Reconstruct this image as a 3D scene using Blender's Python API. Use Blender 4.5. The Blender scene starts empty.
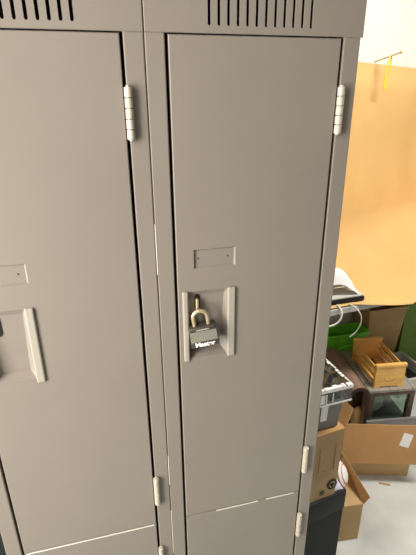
import bpy, bmesh, math, random
from mathutils import Vector, Matrix, Euler
random.seed(4)
C = bpy.context.scene.collection
S = bpy.context.scene
R = math.radians

# ------------------------------------------------------------------ materials
def lin(c):
    return tuple(((v / 255) / 12.92 if v / 255 <= .04045 else ((v / 255 + .055) / 1.055) ** 2.4) for v in c) + (1,)

def mat(name, rgb, rough=.6, metal=0.0, var=.0, scale=8.0, bump=0.0, bscale=60.0, spec=.5, stretch=(1, 1, 1), trans=0.0, ior=1.45, coat=0.0):
    m = bpy.data.materials.new(name); m.use_nodes = True
    nt = m.node_tree; b = nt.nodes['Principled BSDF']
    b.inputs['Base Color'].default_value = lin(rgb)
    b.inputs['Roughness'].default_value = rough
    b.inputs['Metallic'].default_value = metal
    b.inputs['Specular IOR Level'].default_value = spec
    b.inputs['Transmission Weight'].default_value = trans
    b.inputs['IOR'].default_value = ior
    b.inputs['Coat Weight'].default_value = coat
    tc = nt.nodes.new('ShaderNodeTexCoord'); mp = nt.nodes.new('ShaderNodeMapping')
    mp.inputs['Scale'].default_value = stretch
    nt.links.new(tc.outputs['Object'], mp.inputs['Vector'])
    if var:
        n = nt.nodes.new('ShaderNodeTexNoise'); n.inputs['Scale'].default_value = scale; n.inputs['Detail'].default_value = 5
        r = nt.nodes.new('ShaderNodeValToRGB')
        a = lin(tuple(max(0, v * (1 - var)) for v in rgb)); z = lin(tuple(min(255, v * (1 + var)) for v in rgb))
        r.color_ramp.elements[0].position = .3; r.color_ramp.elements[1].position = .7
        r.color_ramp.elements[0].color = a; r.color_ramp.elements[1].color = z
        nt.links.new(mp.outputs[0], n.inputs['Vector']); nt.links.new(n.outputs['Fac'], r.inputs[0])
        nt.links.new(r.outputs[0], b.inputs['Base Color'])
    if bump:
        n = nt.nodes.new('ShaderNodeTexNoise'); n.inputs['Scale'].default_value = bscale; n.inputs['Detail'].default_value = 3
        bp = nt.nodes.new('ShaderNodeBump'); bp.inputs['Strength'].default_value = bump; bp.inputs['Distance'].default_value = .002
        nt.links.new(mp.outputs[0], n.inputs['Vector']); nt.links.new(n.outputs['Fac'], bp.inputs['Height'])
        nt.links.new(bp.outputs[0], b.inputs['Normal'])
    return m

M = {}
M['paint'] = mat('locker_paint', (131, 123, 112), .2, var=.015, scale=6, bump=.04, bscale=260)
M['wear_light'] = mat('wear_highlight_paint', (212, 206, 192), .45)  # chipped paint, with the edge highlight put into its pale colour
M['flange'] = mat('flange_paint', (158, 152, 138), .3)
M['hinge'] = mat('hinge_paint', (182, 172, 155), .4, var=.02, scale=120)
M['dark'] = mat('dark_void', (12, 11, 10), .8)  # near-black colour standing in for the shade inside holes
M['steel'] = mat('lock_steel', (190, 186, 172), .28, .85, var=.06, scale=300, stretch=(.05, 1, 6))
M['bumper'] = mat('lock_bumper', (70, 66, 60), .4, .3)
M['brass'] = mat('shackle_brass', (206, 188, 150), .33, .7)
M['white'] = mat('white_print', (240, 238, 230), .6)
M['floor'] = mat('concrete', (190, 192, 186), .5, var=.12, scale=3.2, bump=.05, bscale=30)
M['wall'] = mat('wall_paint', (238, 230, 216), .8, var=.01, scale=2)
M['kraft'] = mat('kraft_paper', (218, 178, 114), .75, var=.025, scale=3, bump=.1, bscale=14)
M['card'] = mat('cardboard', (186, 142, 92), .85, var=.04, scale=9, bump=.05, bscale=90)
M['card2'] = mat('cardboard_pale', (192, 160, 114), .85, var=.05, scale=7, bump=.05, bscale=90)
M['card3'] = mat('cardboard_olive', (168, 141, 104), .85, var=.05, scale=7)
M['tape'] = mat('box_tape', (150, 118, 78), .35)
M['ink'] = mat('black_ink', (40, 42, 36), .8)
M['blackp'] = mat('black_plastic', (28, 31, 31), .6, spec=.25, var=.05, scale=20, bump=.05, bscale=120)
M['greyp'] = mat('grey_plastic', (112, 112, 108), .5, var=.06, scale=10)
M['paper'] = mat('white_paper', (238, 236, 232), .7)
M['lilac'] = mat('lilac_cloth', (206, 202, 220), .9)
M['orange'] = mat('orange_band', (202, 140, 84), .6)
M['pine'] = mat('pine_wood', (244, 186, 100), .45, var=.09, scale=10, stretch=(1, .15, 4), coat=.2)
M['walnut'] = mat('dark_wood', (92, 74, 58), .55, var=.18, scale=14, stretch=(3, .6, 3))
M['greywood'] = mat('grey_wood', (150, 143, 131), .7, var=.16, scale=16, stretch=(4, .5, 1), bump=.1, bscale=40)
M['log'] = mat('brown_wood', (142, 116, 96), .6, var=.13, scale=12, stretch=(5, .5, 5), bump=.15, bscale=40)
M['logend'] = mat('dark_brown_wood', (66, 48, 36), .6, var=.15, scale=14)
M['green'] = mat('green_plastic', (112, 204, 48), .5, var=.12, scale=12)
M['olive'] = mat('olive_plastic', (100, 130, 40), .5, var=.1, scale=8)
M['tan'] = mat('tan_plastic', (176, 142, 92), .6, var=.04, scale=8)
M['table'] = mat('table_grey', (176, 176, 170), .5)
M['trayp'] = mat('pale_grey_plastic', (196, 196, 184), .5)
M['yellow'] = mat('yellow_rubber', (240, 214, 66), .5)
M['peg'] = mat('peg_metal', (196, 180, 140), .4, .3)
M['board'] = mat('grey_board', (128, 126, 122), .6, var=.08, scale=12)
def thin_clear(name, tint, gloss, rough, bump=0.0, bscale=20):
    m = bpy.data.materials.new(name); m.use_nodes = True; nt = m.node_tree; nt.nodes.clear()
    o = nt.nodes.new('ShaderNodeOutputMaterial'); mx = nt.nodes.new('ShaderNodeMixShader'); t = nt.nodes.new('ShaderNodeBsdfTransparent'); g = nt.nodes.new('ShaderNodeBsdfGlossy')
    t.inputs[0].default_value = lin(tint); g.inputs['Roughness'].default_value = rough
    lw = nt.nodes.new('ShaderNodeLayerWeight'); lw.inputs['Blend'].default_value = gloss
    if bump:
        n = nt.nodes.new('ShaderNodeTexNoise'); n.inputs['Scale'].default_value = bscale; b = nt.nodes.new('ShaderNodeBump'); b.inputs['Strength'].default_value = bump; b.inputs['Distance'].default_value = .01
        tc = nt.nodes.new('ShaderNodeTexCoord'); nt.links.new(tc.outputs['Object'], n.inputs['Vector'])
        nt.links.new(n.outputs['Fac'], b.inputs['Height']); nt.links.new(b.outputs[0], g.inputs['Normal']); nt.links.new(b.outputs[0], lw.inputs['Normal'])
    nt.links.new(lw.outputs['Facing'], mx.inputs[0]); nt.links.new(t.outputs[0], mx.inputs[1]); nt.links.new(g.outputs[0], mx.inputs[2]); nt.links.new(mx.outputs[0], o.inputs[0])
    return m
M['clear'] = thin_clear('clear_film', (232, 236, 238), .06, .1, .35, 22)
M['glass'] = thin_clear('case_glass', (236, 244, 238), .12, .05)
M['cable'] = mat('white_cable', (226, 224, 214), .5)

# ------------------------------------------------------------------ geometry helpers
def new_bm(): return bmesh.new()

def add_box(bm, x0, x1, y0, y1, z0, z1, bev=0.0, mx=None, seg=1):
    vs = [bm.verts.new((x, y, z)) for x in (x0, x1) for y in (y0, y1) for z in (z0, z1)]
    F = [(0, 1, 3, 2), (4, 6, 7, 5), (0, 4, 5, 1), (2, 3, 7, 6), (0, 2, 6, 4), (1, 5, 7, 3)]
    fs = [bm.faces.new([vs[i] for i in f]) for f in F]
    if bev:
        es = list({e for f in fs for e in f.edges})
        r = bmesh.ops.bevel(bm, geom=es, offset=bev, segments=seg, affect='EDGES', profile=.5, clamp_overlap=True)
        vs = list({v for v in vs if v.is_valid} | set(r['verts']))
    if mx is not None:
        bmesh.ops.transform(bm, matrix=mx, verts=[v for v in vs if v.is_valid])
    return vs

def add_tube(bm, pts, rad, seg=10, cap=True):
    pts = [Vector(p) for p in pts]
    rads = rad if isinstance(rad, (list, tuple)) else [rad] * len(pts)
    t0 = (pts[1] - pts[0]).normalized()
    up = Vector((0, 0, 1)) if abs(t0.z) < .9 else Vector((1, 0, 0))
    n = t0.cross(up).normalized(); rings = []
    for i, p in enumerate(pts):
        t = (pts[min(i + 1, len(pts) - 1)] - pts[max(i - 1, 0)]).normalized()
        n = (n - t * n.dot(t)).normalized(); b = t.cross(n)
        rings.append([bm.verts.new(p + (n * math.cos(a) + b * math.sin(a)) * rads[i]) for a in [2 * math.pi * k / seg for k in range(seg)]])
    for a, b in zip(rings, rings[1:]):
        for k in range(seg):
            bm.faces.new((a[k], a[(k + 1) % seg], b[(k + 1) % seg], b[k]))
    if cap: bm.faces.new(rings[0][::-1]); bm.faces.new(rings[-1])

def add_grid(bm, rows, thick=None):
    """rows of points -> a quad sheet, optionally with its own thickness along -normal"""
    g = [[bm.verts.new(p) for p in r] for r in rows]
    for a, b in zip(g, g[1:]):
        for k in range(len(a) - 1):
            bm.faces.new((a[k], a[k + 1], b[k + 1], b[k]))
    if thick:
        bmesh.ops.recalc_face_normals(bm, faces=bm.faces[:])
        bmesh.ops.solidify(bm, geom=bm.faces[:], thickness=thick)

def add_prism(bm, prof, fa, fb):
    """closed profile extruded: fa/fb map a profile point to 3D at both ends"""
    a = [bm.verts.new(fa(p)) for p in prof]; b = [bm.verts.new(fb(p)) for p in prof]
    n = len(prof)
    for k in range(n): bm.faces.new((a[k], a[(k + 1) % n], b[(k + 1) % n], b[k]))
    bm.faces.new(a[::-1]); bm.faces.new(b)

def add_sphere(bm, c, r, sx=1, sy=1, sz=1, u=24, v=14):
    bmesh.ops.create_uvsphere(bm, u_segments=u, v_segments=v, radius=r, matrix=Matrix.Translation(c) @ Matrix.Diagonal((sx, sy, sz, 1)))

def plate(bm, x0, x1, z0, z1, holes, y0, depth, chamfer=0.0):
    """upright plate whose front is at y0, with holes right through and a chamfered outer edge"""
    def loop(pts):
        vs = [bm.verts.new((x, y0, z)) for x, z in pts]
        return [bm.edges.new((vs[i], vs[(i + 1) % len(vs)])) for i in range(len(vs))]
    c = chamfer
    es = loop([(x0 + c, z0 + c), (x1 - c, z0 + c), (x1 - c, z1 - c), (x0 + c, z1 - c)])
    for h in holes: es += loop(h)
    bmesh.ops.triangle_fill(bm, use_beauty=True, use_dissolve=False, edges=es, normal=(0, -1, 0))
    front = bm.faces[:]
    def push(faces, dy, grow):
        r = bmesh.ops.extrude_face_region(bm, geom=faces)
        nv = [v for v in r['geom'] if isinstance(v, bmesh.types.BMVert)]
        nf = [f for f in r['geom'] if isinstance(f, bmesh.types.BMFace)]
        for v in nv:
            v.co.y += dy
            if grow:
                if abs(v.co.x - x0 - c) < 1e-6: v.co.x = x0
                elif abs(v.co.x - x1 + c) < 1e-6: v.co.x = x1
                if abs(v.co.z - z0 - c) < 1e-6: v.co.z = z0
                elif abs(v.co.z - z1 + c) < 1e-6: v.co.z = z1
        return nf
    keep = [f.copy() for f in front]
    f1 = push(front, c if c else depth, bool(c))
    if c: push(f1, depth - c, False)
    bmesh.ops.remove_doubles(bm, verts=bm.verts[:], dist=1e-7)
    bmesh.ops.recalc_face_normals(bm, faces=bm.faces[:])

def capsule(cx, z0, z1, w, n=4):
    r = w / 2; p = []
    for k in range(n + 1):
        a = math.pi + math.pi * k / n; p.append((cx + r * math.cos(a), z0 + r + r * math.sin(a)))
    for k in range(n + 1):
        a = math.pi * k / n; p.append((cx + r * math.cos(a), z1 - r + r * math.sin(a)))
    return p

def rect(x0, x1, z0, z1): return [(x0, z0), (x1, z0), (x1, z1), (x0, z1)]

def obj(name, bm, m, parent=None, smooth=False, loc=None, rot=None, fix=True):
    if fix: bmesh.ops.recalc_face_normals(bm, faces=bm.faces[:])
    me = bpy.data.meshes.new(name); bm.to_mesh(me); bm.free()
    me.materials.append(m)
    if smooth:
        for p in me.polygons: p.use_smooth = True
        if smooth != 'all':
            try: me.set_sharp_from_angle(angle=R(40))
            except Exception: pass
    o = bpy.data.objects.new(name, me); C.objects.link(o)
    if parent: o.parent = parent
    if loc: o.location = loc
    if rot: o.rotation_euler = rot
    return o

def tag(o, label, cat, group=None):
    o['label'] = label; o['category'] = cat; o['kind'] = 'thing'
    if group: o['group'] = group
    return o

def thing(name, label, cat, loc=(0, 0, 0), rotz=0, group=None):
    o = bpy.data.objects.new(name, None); C.objects.link(o)
    o.empty_display_size = .05; o.location = loc; o.rotation_euler = (0, 0, R(rotz))
    return tag(o, label, cat, group)

def struct(name, bm, m, **k):
    o = obj(name, bm, m, **k); o['kind'] = 'structure'; return o

def panel(bm, p, t):
    """a stiff four-cornered sheet with thickness t"""
    p = [Vector(q) for q in p]
    n = (p[1] - p[0]).cross(p[3] - p[0]).normalized() * t
    a = [bm.verts.new(q) for q in p]; b = [bm.verts.new(q + n) for q in p]
    bm.faces.new(a); bm.faces.new(b[::-1])
    for k in range(4): bm.faces.new((a[k], b[k], b[(k + 1) % 4], a[(k + 1) % 4]))

def open_box(bm, w, d, h, t=.004, taper=0.0):
    """open-topped box standing on z=0, origin at its front left bottom corner"""
    def ring(x0, x1, y0, y1, z): return [bm.verts.new(p) for p in ((x0, y0, z), (x1, y0, z), (x1, y1, z), (x0, y1, z))]
    k = taper
    a = ring(k, w - k, k, d - k, 0); b = ring(0, w, 0, d, h); c = ring(t, w - t, t, d - t, h); e = ring(k + t, w - k - t, k + t, d - k - t, t)
    for p, q in ((a, b), (b, c), (c, e)):
        for i in range(4): bm.faces.new((p[i], p[(i + 1) % 4], q[(i + 1) % 4], q[i]))
    bm.faces.new(a[::-1]); bm.faces.new(e)

# ------------------------------------------------------------------ setting
bm = new_bm(); add_box(bm, -5, 5, -5, 5.2, -.1, 0); struct('floor', bm, M['floor'])
# the back wall stands 20 degrees off the lockers' line
WA = R(20); wd = Vector((math.cos(WA), math.sin(WA), 0)); wn = Vector((math.sin(WA), -math.cos(WA), 0)); W0 = Vector((1.4, 1.65, 0))
def on_wall(s, z, off=0.0): return W0 + wd * s + wn * off + Vector((0, 0, z))
bm = new_bm(); add_box(bm, -6, 5, 0, .1, 0, 3.1)
struct('wall_back', bm, M['wall'], loc=W0, rot=(0, 0, WA))

# ------------------------------------------------------------------ lockers
U, ST, DB, DT = .305, .0262, .895, 1.7452       # unit width, stile width, bottom and top of the upper door
HB = 1.7468                                     # bottom of the vented header
TOP = 1.86
def make_locker(x, label, slots, padlocked):
    t = thing('metal_locker', label, 'locker', (x, 0, 0), group='metal lockers')
    bm = new_bm(); g = .0004
    # carcass: sides, back, roof, bottom, two front stiles
    add_box(bm, g, g + .0012, .004, .38, 0, TOP); add_box(bm, U - g - .0012, U - g, .004, .38, 0, TOP)
    add_box(bm, g, U - g, .378, .38, 0, TOP); add_box(bm, g, U - g, .004, .38, TOP - .002, TOP); add_box(bm, g, U - g, .004, .38, .03, .032)
    obj('carcass', bm, M['paint'], t)
    for x0, x1 in ((g, ST), (U - ST, U - g)):
        bm = new_bm(); add_box(bm, x0, x1, 0, .022, 0, HB + .004, bev=.0016, seg=2); obj('stile', bm, M['paint'], t)
    bm = new_bm(); add_box(bm, ST, U - ST, .002, .02, 0, .042, bev=.001); obj('kick_plate', bm, M['paint'], t)
    bm = new_bm(); add_box(bm, ST + .002, U - ST - .002, .022, .374, DB - .008, DB - .005); obj('shelf', bm, M['paint'], t)
    bm = new_bm()
    plate(bm, -.0003 if x < 0 else .0006, U + (.0020 if x >= 0 else -.0006), HB, TOP, [capsule(s, 1.7555, 1.822, .0042) for s in slots], -.0022, .004, .001)
    obj('vented_header', bm, M['paint'], t)
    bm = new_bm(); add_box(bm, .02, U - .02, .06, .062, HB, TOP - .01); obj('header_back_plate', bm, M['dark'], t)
    # doors
    for z0, z1, up in ((DB + .001, DT, True), (.045, DB - .0015, False)):
        x0, x1 = ST + .0042, U - ST - .0042
        bm = new_bm(); zc = z1 - DT if up else z1 - 1.746
        ox = 0 if padlocked else -.004; zc += 0 if padlocked else .002
        holes = [rect(.046 + ox, .112 + ox, 1.264 + zc, 1.386 + zc), rect(.057 + ox, .1245 + ox, 1.4245 + zc, 1.4555 + zc)]
        plate(bm, x0, x1, z0, z1, holes, -.0005, .018, .0012)
        d = obj('door', bm, M['paint'], t)
        # recessed pocket behind the first hole
        prof = [(1.386, .0006), (1.377, .006), (1.30, .0125), (1.274, .0135), (1.264, .0)]
        bm = new_bm(); rows = []
        for z, y in prof:
            sl = min(.009, y * .7)
            rows.append([(.046, -.0003, z + zc), (.0465, y, z + zc), (.112 - sl, y, z + zc), (.112, -.0003, z + zc)])
        add_grid(bm, rows); obj('handle_pocket', bm, M['paint'], d, loc=(ox, 0, 0))
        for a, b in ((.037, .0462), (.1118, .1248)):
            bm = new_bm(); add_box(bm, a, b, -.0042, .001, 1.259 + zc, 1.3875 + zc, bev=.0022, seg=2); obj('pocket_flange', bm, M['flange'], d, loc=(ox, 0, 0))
        bm = new_bm()
        sx, s0, s1, sw = (.0625, 1.350, 1.379, .0085) if padlocked and up else (.0685, 1.341, 1.379, .013)
        n = len(capsule(sx, s0, s1, sw))
        a = [bm.verts.new((px, .006 + (1.377 - pz) * .085, pz + zc)) for px, pz in capsule(sx, s0, s1, sw)]
        b = [bm.verts.new((v.co.x, v.co.y + .006, v.co.z)) for v in a]
        bm.faces.new(a); bm.faces.new(b)
        for k in range(n): bm.faces.new((a[k], b[k], b[(k + 1) % n], a[(k + 1) % n]))
        for v in bm.verts: v.co.y -= .0012
        obj('latch_slot', bm, M['dark'], d, loc=(ox, 0, 0))  # solid black plug; the slot's inner shade is put into its colour
        # recessed number plate seat with two rivet holes
        bm = new_bm(); q = (.057, .1245, 1.4245 + zc, 1.4555 + zc); i = .0022
        o_ = [bm.verts.new(p) for p in ((q[0], -.0005, q[2]), (q[1], -.0005, q[2]), (q[1], -.0005, q[3]), (q[0], -.0005, q[3]))]
        i_ = [bm.verts.new(p) for p in ((q[0] + i, .0022, q[2] + i), (q[1] - i, .0022, q[2] + i), (q[1] - i, .0022, q[3] - i), (q[0] + i, .0022, q[3] - i))]
        for k in range(4): bm.faces.new((o_[k], o_[(k + 1) % 4], i_[(k + 1) % 4], i_[k]))
        bm.faces.new(i_); obj('number_plate_seat', bm, M['paint'], d, loc=(ox, 0, 0))
        for hx in (.065, .1125):
            bm = new_bm(); add_tube(bm, [(hx, .0019, 1.440 + zc), (hx, .0045, 1.440 + zc)], .0013, 10); obj('rivet_hole', bm, M['dark'], d, loc=(ox, 0, 0))
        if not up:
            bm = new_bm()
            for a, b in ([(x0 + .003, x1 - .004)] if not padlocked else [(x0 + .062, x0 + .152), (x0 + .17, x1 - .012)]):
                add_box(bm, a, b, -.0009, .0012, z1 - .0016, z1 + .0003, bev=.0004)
            w = obj('wear_highlight', bm, M['wear_light'], d); w['label'] = 'pale chipped paint and painted highlight along the top edge'  # chips plus the light caught by the flange, put into the colour
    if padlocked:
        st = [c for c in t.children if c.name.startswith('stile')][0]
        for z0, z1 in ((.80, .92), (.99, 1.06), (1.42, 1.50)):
            bm = new_bm(); add_box(bm, g - .0004, g + .0009, -.0004, .002, z0, z1, bev=.0003); obj('wear_highlight', bm, M['wear_light'], st)  # seam highlights added as pale strips, partly wear
    # hinges on the right-hand gap, five knuckles each
    for hz in (1.6515, .984, .797, .2):
        bm = new_bm(); hx = U - ST + (.0015 if x < 0 else .0012)
        for k in range(5):
            c0 = hz - .0325 + k * .013
            add_tube(bm, [(hx, -.0035, c0 + .0003), (hx, -.0035, c0 + .0007), (hx, -.0035, c0 + .0122), (hx, -.0035, c0 + .0126)], [.0046, .0054, .0054, .0046], 14)
        h = obj('hinge', bm, M['hinge'], t, smooth=True)
        bm = new_bm(); add_tube(bm, [(hx, -.0035, hz - .034), (hx, -.0035, hz + .0342)], .003, 10); obj('hinge_pin', bm, M['hinge'], h, smooth=True)
    return t

S1 = [U - .0845 - .0129 * k for k in range(12)]; S2 = [.084 + .0129 * k for k in range(12)]
make_locker(-U, 'taupe metal locker without a padlock, its recessed latch pocket empty', S1, False)
make_locker(0, 'taupe metal locker closed with a padlock, next to the stacked boxes', S2, True)
# ------------------------------------------------------------------ padlock
pl = thing('padlock', 'laminated steel padlock with brass shackle hanging in the latch pocket', 'padlock', (.0695, -.0050, 1.310))
pl.rotation_euler = (R(4), R(-9), R(-8))
bm = new_bm()
for k in range(9):
    z0 = -.009 + k * .0022; e = .0002 * (k % 2)
    add_box(bm, -.0222 + e, .0222 - e, -.0085 + e, .0085 - e, z0, z0 + .0022, bev=.0004)
obj('lock_body', bm, M['steel'], pl)
bm = new_bm(); add_box(bm, -.0232, .0232, -.0095, .0095, -.0195, -.0085, bev=.0022, seg=3); obj('lower_bumper', bm, M['bumper'], pl, smooth=True)
bm = new_bm(); add_box(bm, -.0222, .0222, -.0093, .0093, .0105, .0188, bev=.003, seg=3); obj('upper_bumper', bm, M['bumper'], pl, smooth=True)
bm = new_bm(); pts = [(-.0115, 0, .016), (-.0115, 0, .030)]
for k in range(9):
    a = math.pi - math.pi * k / 8; pts.append((.0115 * math.cos(a), 0, .0335 + .0115 * math.sin(a)))
pts += [(.0115, 0, .030), (.0115, 0, .016)]
add_tube(bm, pts, .0034, 12); obj('shackle', bm, M['brass'], pl, smooth=True)
def lettering(name, text, size, loc, m, parent, rot=(math.pi / 2, 0, 0), bold=.0):
    cu = bpy.data.curves.new(name, 'FONT'); cu.body = text; cu.size = size; cu.align_x = 'CENTER'; cu.align_y = 'CENTER'
    cu.extrude = .0002; cu.offset = bold; cu.materials.append(m)
    tmp = bpy.data.objects.new(name, cu)
    C.objects.link(tmp); dg = bpy.context.evaluated_depsgraph_get(); dg.update()
    me = bpy.data.meshes.new_from_object(tmp.evaluated_get(dg)); bpy.data.objects.remove(tmp)
    o = bpy.data.objects.new(name, me); C.objects.link(o); o.parent = parent; o.location = loc; o.rotation_euler = rot
    if not me.materials: me.materials.append(m)
    return o
lettering('lettering', 'Master', .0118, (0, -.0097, -.0138), M['white'], pl, bold=.00035)
bm = new_bm()
for k in range(9): add_box(bm, -.0105 + k * .0024, -.0105 + k * .0024 + .0015, -.0095, -.009, .0135 - .0006 * (k % 2), .0158)
obj('small_lettering', bm, M['hinge'], pl)
bm = new_bm(); add_box(bm, .0594, .0636, -.0016, .012, 1.349, 1.372, bev=.001); 
eye = tag(obj('lock_eye', bm, M['brass']), 'small steel hasp eye in the slot above the padlock', 'hasp')

# ------------------------------------------------------------------ stack beside the lockers
t = thing('storage_bin', 'black plastic storage bin at the bottom of the stack beside the locker', 'bin', (.333, .265, 0), 11)
bm = new_bm(); open_box(bm, .306, .29, .36, .006); obj('bin_body', bm, M['blackp'], t)
bm = new_bm(); add_box(bm, -.003, .310, -.004, .295, .36, .447, bev=.006, seg=2); obj('bin_lid', bm, M['blackp'], t, smooth=True)

t = thing('cardboard_box', 'tall brown carton with a round black emblem, standing on the black bin', 'box', (.329, .276, .4478), 8)
bm = new_bm(); open_box(bm, .265, .26, .276, .004, .004); obj('box_body', bm, M['card3'], t)
bm = new_bm(); panel(bm, [(.265, .0, .276), (.265, .26, .276), (.306, .26, .325), (.306, .02, .325)], .003); obj('flap', bm, M['card'], t)
bm = new_bm(); panel(bm, [(0, .26, .276), (.265, .26, .276), (.265, .33, .29), (0, .33, .29)], .003); obj('flap', bm, M['card'], t)
bm = new_bm(); panel(bm, [(0, 0, .276), (.265, 0, .276), (.261, .11, .280), (.004, .11, .280)], .003); obj('flap', bm, M['card'], t)
e = new_bm(); cx, cz = .243, .054
add_prism(e, [(cx + .019 * math.cos(a), cz + .021 * math.sin(a)) for a in [2 * math.pi * k / 24 for k in range(24)]], lambda p: (p[0], -.0008, p[1]), lambda p: (p[0], .001, p[1]))
em = obj('round_emblem', e, M['ink'], t)
e = new_bm()
for a0 in (90, 210, 330):
    pts = [(cx + .010 * math.cos(R(a0 + d)), -.001, cz + .011 * math.sin(R(a0 + d))) for d in range(-42, 43, 12)]
    add_tube(e, pts, .0016, 6)
obj('emblem_strokes', e, M['card3'], em)
for k in range(3):
    e = new_bm(); add_box(e, .196, .213 + .003 * (k % 2), -.0006, .001, .022 + k * .007, .0245 + k * .007)
    obj('printed_line', e, M['ink'], t)
e = new_bm()
for q in ((.181, .183, .12, .225), (.239, .241, .12, .225), (.181, .241, .12, .1216)): add_box(e, q[0], q[1], -.0006, .001, q[2], q[3])
obj('printed_outline', e, M['tape'], t)

t = thing('storage_bin', 'dark grey plastic tub with a white sticker, on top of the tall carton', 'tub', (.327, .300, .7325), 4)
bm = new_bm(); open_box(bm, .248, .23, .105, .004, .006); obj('tub_body', bm, M['greyp'], t)
bm = new_bm(); panel(bm, [(.176, -.002 + .005, .034), (.198, -.002 + .005, .034), (.198, -.003 + .002, .095), (.174, -.003 + .002, .095)], .001)
obj('sticker', bm, M['paper'], t)
t = thing('packaged_part', 'black part wrapped in shiny clear film lying on the grey tub', 'package', (.324, .290, .8388), 4)
bm = new_bm(); add_box(bm, .014, .248, .014, .19, .004, .042, bev=.006, seg=2)
add_box(bm, .05, .20, .03, .15, .04, .05, bev=.003); obj('black_insert', bm, M['blackp'], t)
bm = new_bm(); rows = []
for j in range(13):
    r = []
    for i in range(17):
        r.append((.0 + .266 * i / 16, -.004 + .20 * j / 12, .0535 + random.uniform(-.003, .003)))
    rows.append(r)
add_grid(bm, rows, .0008)
add_box(bm, -.002, .268, -.006, -.0045, .001, .053); add_box(bm, .2665, .268, -.005, .196, .001, .053)
obj('clear_wrap', bm, M['clear'], t)
bm = new_bm()
add_box(bm, .0, .268, -.0075, -.006, .046, .053); add_box(bm, .0, .268, -.0075, -.006, .0, .006)
for q in ((.16, .175), (.178, .182), (.2, .204)): add_box(bm, q[0], q[1], -.0075, -.006, .01, .04)
for k in range(14):
    y0 = -.006 + k * .0145; q = random.uniform(.003, .010)
    add_box(bm, .268 - q, .268, y0, y0 + random.uniform(.009, .0145), .0545, .0565)
for k in range(9):
    x0 = .13 + k * .015
    add_box(bm, x0, x0 + random.uniform(.008, .015), -.006, random.uniform(0, .012), .0545, .0565)
add_box(bm, .18, .205, .09, .096, .0565, .0575)
w = obj('wrap_highlights', bm, M['paper'], t); w['label'] = 'painted white highlights on the creased edges of the film'  # glints on the film built as solid white strips

# small carton, ball and cloth behind the bin
t = thing('cardboard_box', 'small brown carton on the floor tucked behind the black bin', 'box', (.645, .455, 0), -6)
bm = new_bm(); add_box(bm, 0, .168, 0, .17, .001, .195, bev=.002); obj('box_body', bm, M['card2'], t)
bm = new_bm(); panel(bm, [(.166, .0, .195), (.166, .17, .195), (.15, .19, .285), (.186, -.004, .232)], .003); obj('flap', bm, M['card'], t)
for a, b in (((.11, .05), (.12, .053)), ((.125, .08), (.128, .095)), ((.10, .09), (.105, .105))):
    bm = new_bm(); add_box(bm, a[0], b[0], a[1], b[1], .194, .1956); obj('printed_line', bm, M['ink'], t)
t = thing('ball', 'white ball with an orange band, resting on the small carton', 'ball', (.722, .545, .1955))
bm = new_bm(); add_sphere(bm, (0, 0, .0662), .066); obj('ball_body', bm, M['paper'], t, smooth='all')
bm = new_bm()
ax = Vector((.75, -.55, .45)).normalized(); u_ = ax.orthogonal().normalized(); v_ = ax.cross(u_)
for off, r in ((.044, .0036), (.056, .002)):
    rr = math.sqrt(.066 ** 2 - off ** 2)
    add_tube(bm, [Vector((0, 0, .0662)) + ax * off + (u_ * math.cos(a) + v_ * math.sin(a)) * rr for a in [2 * math.pi * k / 32 for k in range(33)]], r, 6)
obj('band', bm, M['orange'], t, smooth='all')
bm = new_bm(); rows = []
for j in range(9):
    rows.append([(.592 + .034 * i / 8, .325 + .22 * j / 8, .4488 + .012 * math.sin(math.pi * i / 8) * math.sin(math.pi * j / 8) + random.uniform(0, .004)) for i in range(9)])
add_grid(bm, rows, .002); tag(obj('cloth', bm, M['lilac'], smooth='all'), 'pale lilac cloth bunched on the black bin next to the tall carton', 'cloth')

# ------------------------------------------------------------------ label carton and board
t = thing('cardboard_box', 'open brown carton with a white label on its wide folded-out flap', 'box', (.945, .745, 0), -17)
bm = new_bm(); open_box(bm, .285, .14, .17, .004); obj('box_body', bm, M['card2'], t)
bm = new_bm(); panel(bm, [(-.045, .0, .300), (.345, .0, .300), (.34, -.045, .115), (-.045, -.045, .115)], .004)
fl = obj('flap', bm, M['card'], t)
bm = new_bm(); z = lambda s: -.0 - .045 * s - .0006
def onflap(x, s): return (x, z(s), .305 - .190 * s)
panel(bm, [onflap(.226, .2), onflap(.268, .26), onflap(.248, .58), onflap(.206, .52)], -.0008); obj('shipping_label', bm, M['paper'], fl)
bm = new_bm(); add_box(bm, 0, .36, 0, .014, 0, .105, bev=.002)
b = tag(obj('board', bm, M['board'], loc=(1.165, .925, .001), rot=(R(-8), 0, R(-8))), 'grey board leaning out of the label carton in front of the glass case', 'board')
bm = new_bm(); add_box(bm, 0, .05, 0, .009, 0, .004, bev=.001)
tag(obj('wood_scrap', bm, M['card'], loc=(1.06, .655, .0005), rot=(0, 0, R(-30))), 'small wood scrap lying on the concrete before the label carton', 'scrap')

# ------------------------------------------------------------------ glass case, crate, round-topped box
CX, CY, CZ = 1.20, 1.0, .245
t = thing('display_case', 'low dark wooden case with a glass front and grey top under the slatted crate', 'case', (CX, CY, 0), -8)
w_, d_ = .262, .40
bm = new_bm(); add_box(bm, 0, w_, 0, d_, CZ - .018, CZ, bev=.002); obj('case_top', bm, M['greywood'], t)
bm = new_bm(); add_box(bm, 0, w_, 0, d_, .001, .025, bev=.002); obj('case_bottom', bm, M['board'], t)
for x0, x1 in ((0, .036), (w_ - .03, w_)):
    for y0 in (0, d_ - .03):
        bm = new_bm(); add_box(bm, x0, x1, y0, y0 + .03, .025, CZ - .02, bev=.002); obj('post', bm, M['walnut'], t)
bm = new_bm(); add_box(bm, .036, w_ - .03, 0, .02, CZ - .036, CZ - .02); obj('rail', bm, M['walnut'], t)
bm = new_bm(); add_box(bm, .036, w_ - .03, .008, .012, .025, CZ - .036); obj('glass_pane', bm, M['glass'], t)
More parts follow.
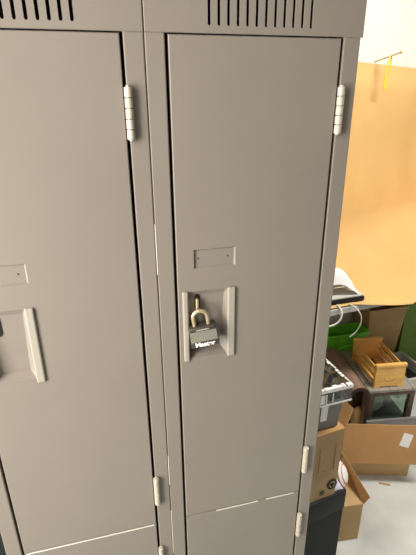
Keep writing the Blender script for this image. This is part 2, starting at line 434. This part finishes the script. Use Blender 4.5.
bm = new_bm(); add_box(bm, .03, w_ - .03, d_ - .02, d_ - .01, .025, CZ - .02); obj('back_pane', bm, M['glass'], t)
for x0 in (.004, w_ - .012):
    bm = new_bm(); add_box(bm, x0, x0 + .004, .03, d_ - .03, .025, CZ - .02); obj('side_pane', bm, M['glass'], t)
bm = new_bm(); rows = []
for j in range(13):
    v = math.pi * j / 12; r = []
    for i in range(17):
        u = 2 * math.pi * i / 16; k = 1 + .16 * math.sin(5 * u + 3 * v) + random.uniform(-.06, .06)
        if i == 16: r.append(r[0]); continue
        r.append((1.30 + .065 * k * math.sin(v) * math.cos(u), 1.10 + .05 * k * math.sin(v) * math.sin(u), .086 + .056 * math.cos(v) * (1 + .1 * math.sin(3 * u))))
    rows.append(r)
add_grid(bm, rows); bmesh.ops.remove_doubles(bm, verts=bm.verts[:], dist=1e-5)
tag(obj('crumpled_paper', bm, M['paper'], smooth=True), 'crumpled white paper seen behind the case glass', 'paper')

t = thing('wooden_crate', 'small slatted pine crate standing on the glass-fronted case', 'crate', (1.236, 1.018, CZ + .0006), -8)
cw, cl, ch = .165, .285, .142
for y0 in (0, cl - .016):
    bm = new_bm()
    n = 7
    prof = [(0, 0), (.03, 0), (.035, .006), (cw - .035, .006), (cw - .03, 0), (cw, 0), (cw - .002, .03), (cw, .06), (cw - .002, ch - .018), (.002, ch - .018), (0, .06), (.002, .03)]
    add_prism(bm, prof, lambda p, y0=y0: (p[0], y0, p[1]), lambda p, y0=y0: (p[0], y0 + .014, p[1]))
    e = obj('end_panel', bm, M['pine'], t)
    bm = new_bm(); add_box(bm, -.003, cw + .003, y0 - .003, y0 + .018, ch - .0185, ch, bev=.003, seg=2); obj('end_rail', bm, M['pine'], e)
    if y0 == 0:
        bm = new_bm()
        add_tube(bm, [(cw / 2 + .035 * math.cos(R(a)), -.0002, .072 + .035 * math.sin(R(a))) for a in range(195, 346, 10)], .0012, 6)
        o = obj('carved_arc', bm, M['tan'], e)
for x0 in (.004, cw - .012):
    for zc in (.024, .066, .108):
        bm = new_bm(); add_box(bm, x0, x0 + .008, .012, cl - .014, zc - .013, zc + .013, bev=.002); obj('slat', bm, M['pine'], t)
for k in range(3):
    x0 = .018 + k * .05
    bm = new_bm(); add_box(bm, x0, x0 + .03, .012, cl - .014, .008, .014, bev=.001); obj('slat', bm, M['pine'], t)

t = thing('wooden_box', 'brown wooden box with a rounded top and dark open end beside the glass case', 'box', (1.078, .995, 0), -8)
lw, ll, lh = .112, .40, .288
def arch(r, w, h, x=.0):
    p = [(x, .001)]
    for k in range(15):
        a = math.pi - math.pi * k / 14
        p.append((x + w / 2 + w / 2 * math.cos(a), h - w / 2 + w / 2 * math.sin(a)))
    return p + [(x + w, .001)]
bm = new_bm(); o_ = arch(0, lw, lh); i_ = arch(0, lw - .03, lh - .016, .015)
def ring(pr, y): return [bm.verts.new((p[0], y, p[1])) for p in pr]
a, b, c, d = ring(o_, 0), ring(o_, ll), ring(i_, ll), ring(i_, 0)
for p, q in ((a, b), (b, c), (c, d), (d, a)):
    for k in range(len(p) - 1): bm.faces.new((p[k], p[k + 1], q[k + 1], q[k]))
obj('rounded_shell', bm, M['log'], t, smooth=True)
bm = new_bm(); o2 = arch(0, lw + .003, lh + .0015, -.0015); a, b = ring(o2, -.006), ring(o2, .002); c, d = ring(i_, .002), ring(i_, -.006)
for p, q in ((a, b), (b, c), (c, d), (d, a)):
    for k in range(len(p) - 1): bm.faces.new((p[k], p[k + 1], q[k + 1], q[k]))
obj('end_rim', bm, M['logend'], t)
bm = new_bm(); add_prism(bm, arch(0, lw - .032, lh - .018, .016), lambda p: (p[0], .045, p[1]), lambda p: (p[0], .055, p[1])); obj('inner_panel', bm, M['logend'], t)
bm = new_bm(); add_sphere(bm, (1.155, 1.015, .075), .036, 1, .55, 2.0, 16, 10)
for v in bm.verts: v.co.z = max(v.co.z, .0012); v.co += Vector((random.uniform(-.002, .002), 0, 0))
tag(obj('paper_bag', bm, M['tan'], smooth='all'), 'tan paper bag tucked in the open end of the round-topped box', 'bag')

# ------------------------------------------------------------------ under the table
t = thing('waste_basket', 'tan tapered waste basket under the table', 'basket', (1.487, 1.47, 0))
bm = new_bm(); open_box(bm, .268, .185, .45, .004, .03); obj('basket_body', bm, M['tan'], t)
bm = new_bm(); 
for q in ((-.006, .274, -.006, .002), (-.006, .274, .183, .191), (-.006, .002, .002, .183), (.266, .274, .002, .183)): add_box(bm, q[0], q[1], q[2], q[3], .435, .452)
obj('rim', bm, M['tan'], t)
t = thing('plastic_basket', 'bright green plastic basket under the left of the table', 'basket', (1.19, 1.425, 0))
bm = new_bm(); open_box(bm, .27, .12, .335, .004, .012); obj('basket_body', bm, M['green'], t)
bm = new_bm()
for q in ((-.008, .278, -.008, .0), (-.008, .278, .12, .128), (-.008, .0, .0, .12), (.27, .278, .0, .12)): add_box(bm, q[0], q[1], q[2], q[3], .317, .337, bev=.002)
obj('rim', bm, M['green'], t)
bm = new_bm()
pts = [(.06 + .0, -.004, .22)] + [(.135 - .075 * math.cos(R(a)), -.008, .22 + .035 * math.sin(R(a))) for a in range(0, 181, 15)]
add_tube(bm, pts, .012, 8); obj('handle', bm, M['green'], t, smooth=True)
t = thing('plastic_tub', 'olive green plastic bin under the table at the right of the tan basket', 'bin', (1.772, 1.5, 0))
bm = new_bm(); open_box(bm, .24, .22, .46, .005, .004); obj('bin_body', bm, M['olive'], t)
bm = new_bm()
for q in ((-.008, .248, -.008, .0), (-.008, .248, .22, .228), (-.008, .0, .0, .22), (.24, .248, .0, .22)): add_box(bm, q[0], q[1], q[2], q[3], .44, .465, bev=.003)
obj('rim', bm, M['olive'], t)
t = thing('open_tray', 'pale grey open tray on the floor behind the glass case', 'tray', (1.55, 1.17, 0), 3)
bm = new_bm(); open_box(bm, .235, .285, .12, .018, .004); obj('tray_body', bm, M['trayp'], t)
bm = new_bm(); add_box(bm, .018, .217, .018, .267, .013, .05, bev=.002); obj('dark_liner', bm, M['blackp'], t)

# ------------------------------------------------------------------ table with the kraft paper sheet
TA = R(6.7)
t = thing('work_table', 'grey table against the back wall under the kraft paper', 'table', (.924, 1.007, 0), 6.7)
bm = new_bm(); add_box(bm, -.25, 1.20, 0, .39, .72, .75, bev=.002); obj('tabletop', bm, M['table'], t)
for x0 in (-.22, 1.13):
    for y0 in (.04, .33):
        bm = new_bm(); add_box(bm, x0, x0 + .04, y0, y0 + .04, .0, .72); obj('leg', bm, M['blackp'], t)

bm = new_bm(); rows = []
NS = 46
def edge_y(x): return 1.007 + (x - .924) * math.tan(TA)
for k in range(NS + 1):
    s = -1.25 + 2.75 * k / NS
    top = on_wall(s, 1.845 + (-.028 * (s + .08)), .006)
    wob = .006 * math.sin(7 * s) + .004 * math.sin(17 * s + 1)
    # foot of the sheet: runs out over the table and past its front edge on the right
    x = top.x - .18
    over = .0 + max(0, min(1, (x - 1.05) / .3)) * .095
    lift = max(0, x - 1.33) * .45
    yf = edge_y(x) - over + .006 - lift * .05
    foot = Vector((x, yf, .758 - .012 * min(1, over / .06) + lift))
    col = [top]
    for z in (1.7, 1.5, 1.3, 1.15, 1.05):
        col.append(on_wall(s, z, .008 + abs(wob) + (.02 if z < 1.2 else 0)))
    a = col[-1].copy(); mid = Vector((foot.x, foot.y + .16, .757 + lift * .5)); h = Vector((a.x - .03, a.y - .05, .77 + lift * .4))
    for q in range(1, 15):
        f = q / 14
        p = a * (1 - f) ** 3 + h * 3 * (1 - f) ** 2 * f + mid * 3 * (1 - f) * f * f + foot * f ** 3
        p.z = max(p.z, .757 if p.y > edge_y(p.x) - .004 else .0)
        col.append(p)
    rows.append(col)
add_grid(bm, rows, .0012)
tag(obj('kraft_paper_sheet', bm, M['kraft'], smooth='all'), 'wide brown kraft paper sheet hung on the back wall and sweeping over the table', 'paper')

t = thing('flat_device', 'flat dark device with a grey top on the table by the locker', 'device', (.812, 1.03, .7605), 3)
bm = new_bm(); add_box(bm, 0, .315, 0, .20, .001, .024, bev=.005, seg=2); obj('device_body', bm, M['blackp'], t, smooth=True)
bm = new_bm(); add_box(bm, .004, .311, .004, .196, .024, .034, bev=.004, seg=2); obj('device_top', bm, M['trayp'], t, smooth=True)
bm = new_bm(); rows = []
for j in range(11):
    f = j / 10; r = []
    for i in range(11):
        g = i / 10
        h = .132 * (1 - max(0, (g - .45) / .55) ** 1.3) * math.sin(math.pi * min(1, .12 + f * .9)) ** .7
        r.append((.905 + .185 * g + .012 * math.sin(6 * f), 1.05 + .10 * f, .7965 + max(0, h + random.uniform(-.004, .004) * (0 < i < 10))))
    rows.append(r)
add_grid(bm, rows)
bm2 = bm
tag(obj('white_cloth', bm, M['paper'], smooth='all'), 'white cloth heaped on the flat dark device', 'cloth')
for pts, lab in (([(.97, 1.03, .766), (.975, .997, .748), (.968, .985, .715), (.945, .985, .69), (.91, .99, .678), (.87, .995, .672)], 'thick white cable drooping from the device towards the locker'),
                 ([(1.03, 1.03, .765), (1.05, .995, .755), (1.075, .985, .715), (1.082, .99, .67), (1.072, 1.0, .625), (1.045, 1.01, .59)], 'thin white cable curling down off the table edge')):
    bm = new_bm()
    P = [Vector(p) for p in pts]; Q = []
    for i in range(len(P) - 1):
        p0, p1, p2, p3 = P[max(i - 1, 0)], P[i], P[i + 1], P[min(i + 2, len(P) - 1)]
        for k in range(6):
            f = k / 6; Q.append(.5 * ((2 * p1) + (p2 - p0) * f + (2 * p0 - 5 * p1 + 4 * p2 - p3) * f * f + (3 * p1 - p0 - 3 * p2 + p3) * f ** 3))
    add_tube(bm, Q + [P[-1]], .0045 if 'thick' in lab else .0028, 8)
    tag(obj('cable', bm, M['cable'], smooth='all'), lab, 'cable')

# ------------------------------------------------------------------ peg on the wall
a = on_wall(.03, 1.852, 0); tip = a + wn * .13 + Vector((.02, 0, .035))
t = thing('wall_peg', 'thin metal peg sticking out of the wall above the kraft paper', 'peg', a)
bm = new_bm(); add_tube(bm, [(0, 0, 0), tip - a], .0038, 8); obj('rod', bm, M['peg'], t, smooth=True)
bm = new_bm(); add_sphere(bm, tip - a, .0075, u=12, v=8); obj('tip', bm, M['peg'], t, smooth='all')
bm = new_bm(); c = a + (tip - a) * .62
ln = .165; pts = []
for k in range(25):
    a_ = 2 * math.pi * k / 24
    pts.append(c + Vector((.013 * math.sin(a_), .004 * math.sin(a_), .0045 - ln / 2 + ln / 2 * math.cos(a_))) + Vector((-.012 * (1 - math.cos(a_)) / 2, 0, 0)))
add_tube(bm, pts, .0042, 6, cap=False); tag(obj('rubber_band', bm, M['yellow'], smooth='all'), 'yellow rubber loop hanging from the wall peg', 'band')

bm = new_bm(); add_box(bm, -.62, -.325, .05, .33, 0, .8, bev=.01)
tag(obj('dark_filler_box', bm, M['blackp']), 'tall black filler box added for the dark gap at the far left beside the unpadlocked locker', 'box')  # added stand-in for the dark gap beside the locker

# ------------------------------------------------------------------ camera, light
cam = bpy.data.cameras.new('camera'); co = bpy.data.objects.new('camera', cam); C.objects.link(co)
cam.sensor_fit = 'VERTICAL'; cam.sensor_height = 36; cam.lens = 433.107 / 555 * 36; cam.clip_start = .01
yaw, pit, rol = -.2466, -.3871, .0096
m = Matrix.Rotation(yaw, 3, 'Z') @ Matrix.Rotation(pit, 3, 'X') @ Matrix.Rotation(rol, 3, 'Y')
rt, fw, up = m.col[0], m.col[1], m.col[2]
mm = Matrix((rt, up, -fw)).transposed().to_4x4(); mm.translation = Vector((-.0754, -.6157, 1.6663))
co.matrix_world = mm; S.camera = co

def lamp(name, loc, size, power, col, rot=(0, 0, 0)):
    l = bpy.data.lights.new(name, 'AREA'); l.shape = 'RECTANGLE'; l.size, l.size_y = size; l.energy = power; l.color = col
    o = bpy.data.objects.new(name, l); C.objects.link(o); o.location = loc; o.rotation_euler = rot; return o
lamp('ceiling_lamp', (-1.1, -1.0, 2.7), (.3, 1.2), 20, (1, .93, .85))
lamp('ceiling_lamp', (1.9, .25, 2.95), (1.2, .4), 67, (1, .97, .92))
lamp('added_side_light', (-1.15, -.62, 1.6), (.5, 1.2), 44, (1, .965, .925), (R(90), 0, R(-55)))  # added area light without a doorway, brightens the left locker
w = bpy.data.worlds.new('room_light'); S.world = w; w.use_nodes = True
nt = w.node_tree; bg = nt.nodes['Background']; bg.inputs[1].default_value = 1
tc = nt.nodes.new('ShaderNodeTexCoord'); sx = nt.nodes.new('ShaderNodeSeparateXYZ'); rp = nt.nodes.new('ShaderNodeValToRGB'); mr = nt.nodes.new('ShaderNodeMapRange')
nt.links.new(tc.outputs['Generated'], sx.inputs[0]); nt.links.new(sx.outputs['X'], mr.inputs['Value'])
mr.inputs['From Min'].default_value = -1; mr.inputs['From Max'].default_value = 1
nt.links.new(mr.outputs[0], rp.inputs[0])
rp.color_ramp.elements[0].color = (.38, .36, .335, 1); rp.color_ramp.elements[1].color = (.16, .155, .148, 1)
rp.color_ramp.elements[0].position = .3; rp.color_ramp.elements[1].position = .7
nt.links.new(rp.outputs[0], bg.inputs[0])

S.view_settings.view_transform = 'Standard'; S.view_settings.look = 'None'; S.view_settings.gamma = 1; S.view_settings.use_curve_mapping = False
S.view_settings.exposure = 0.22
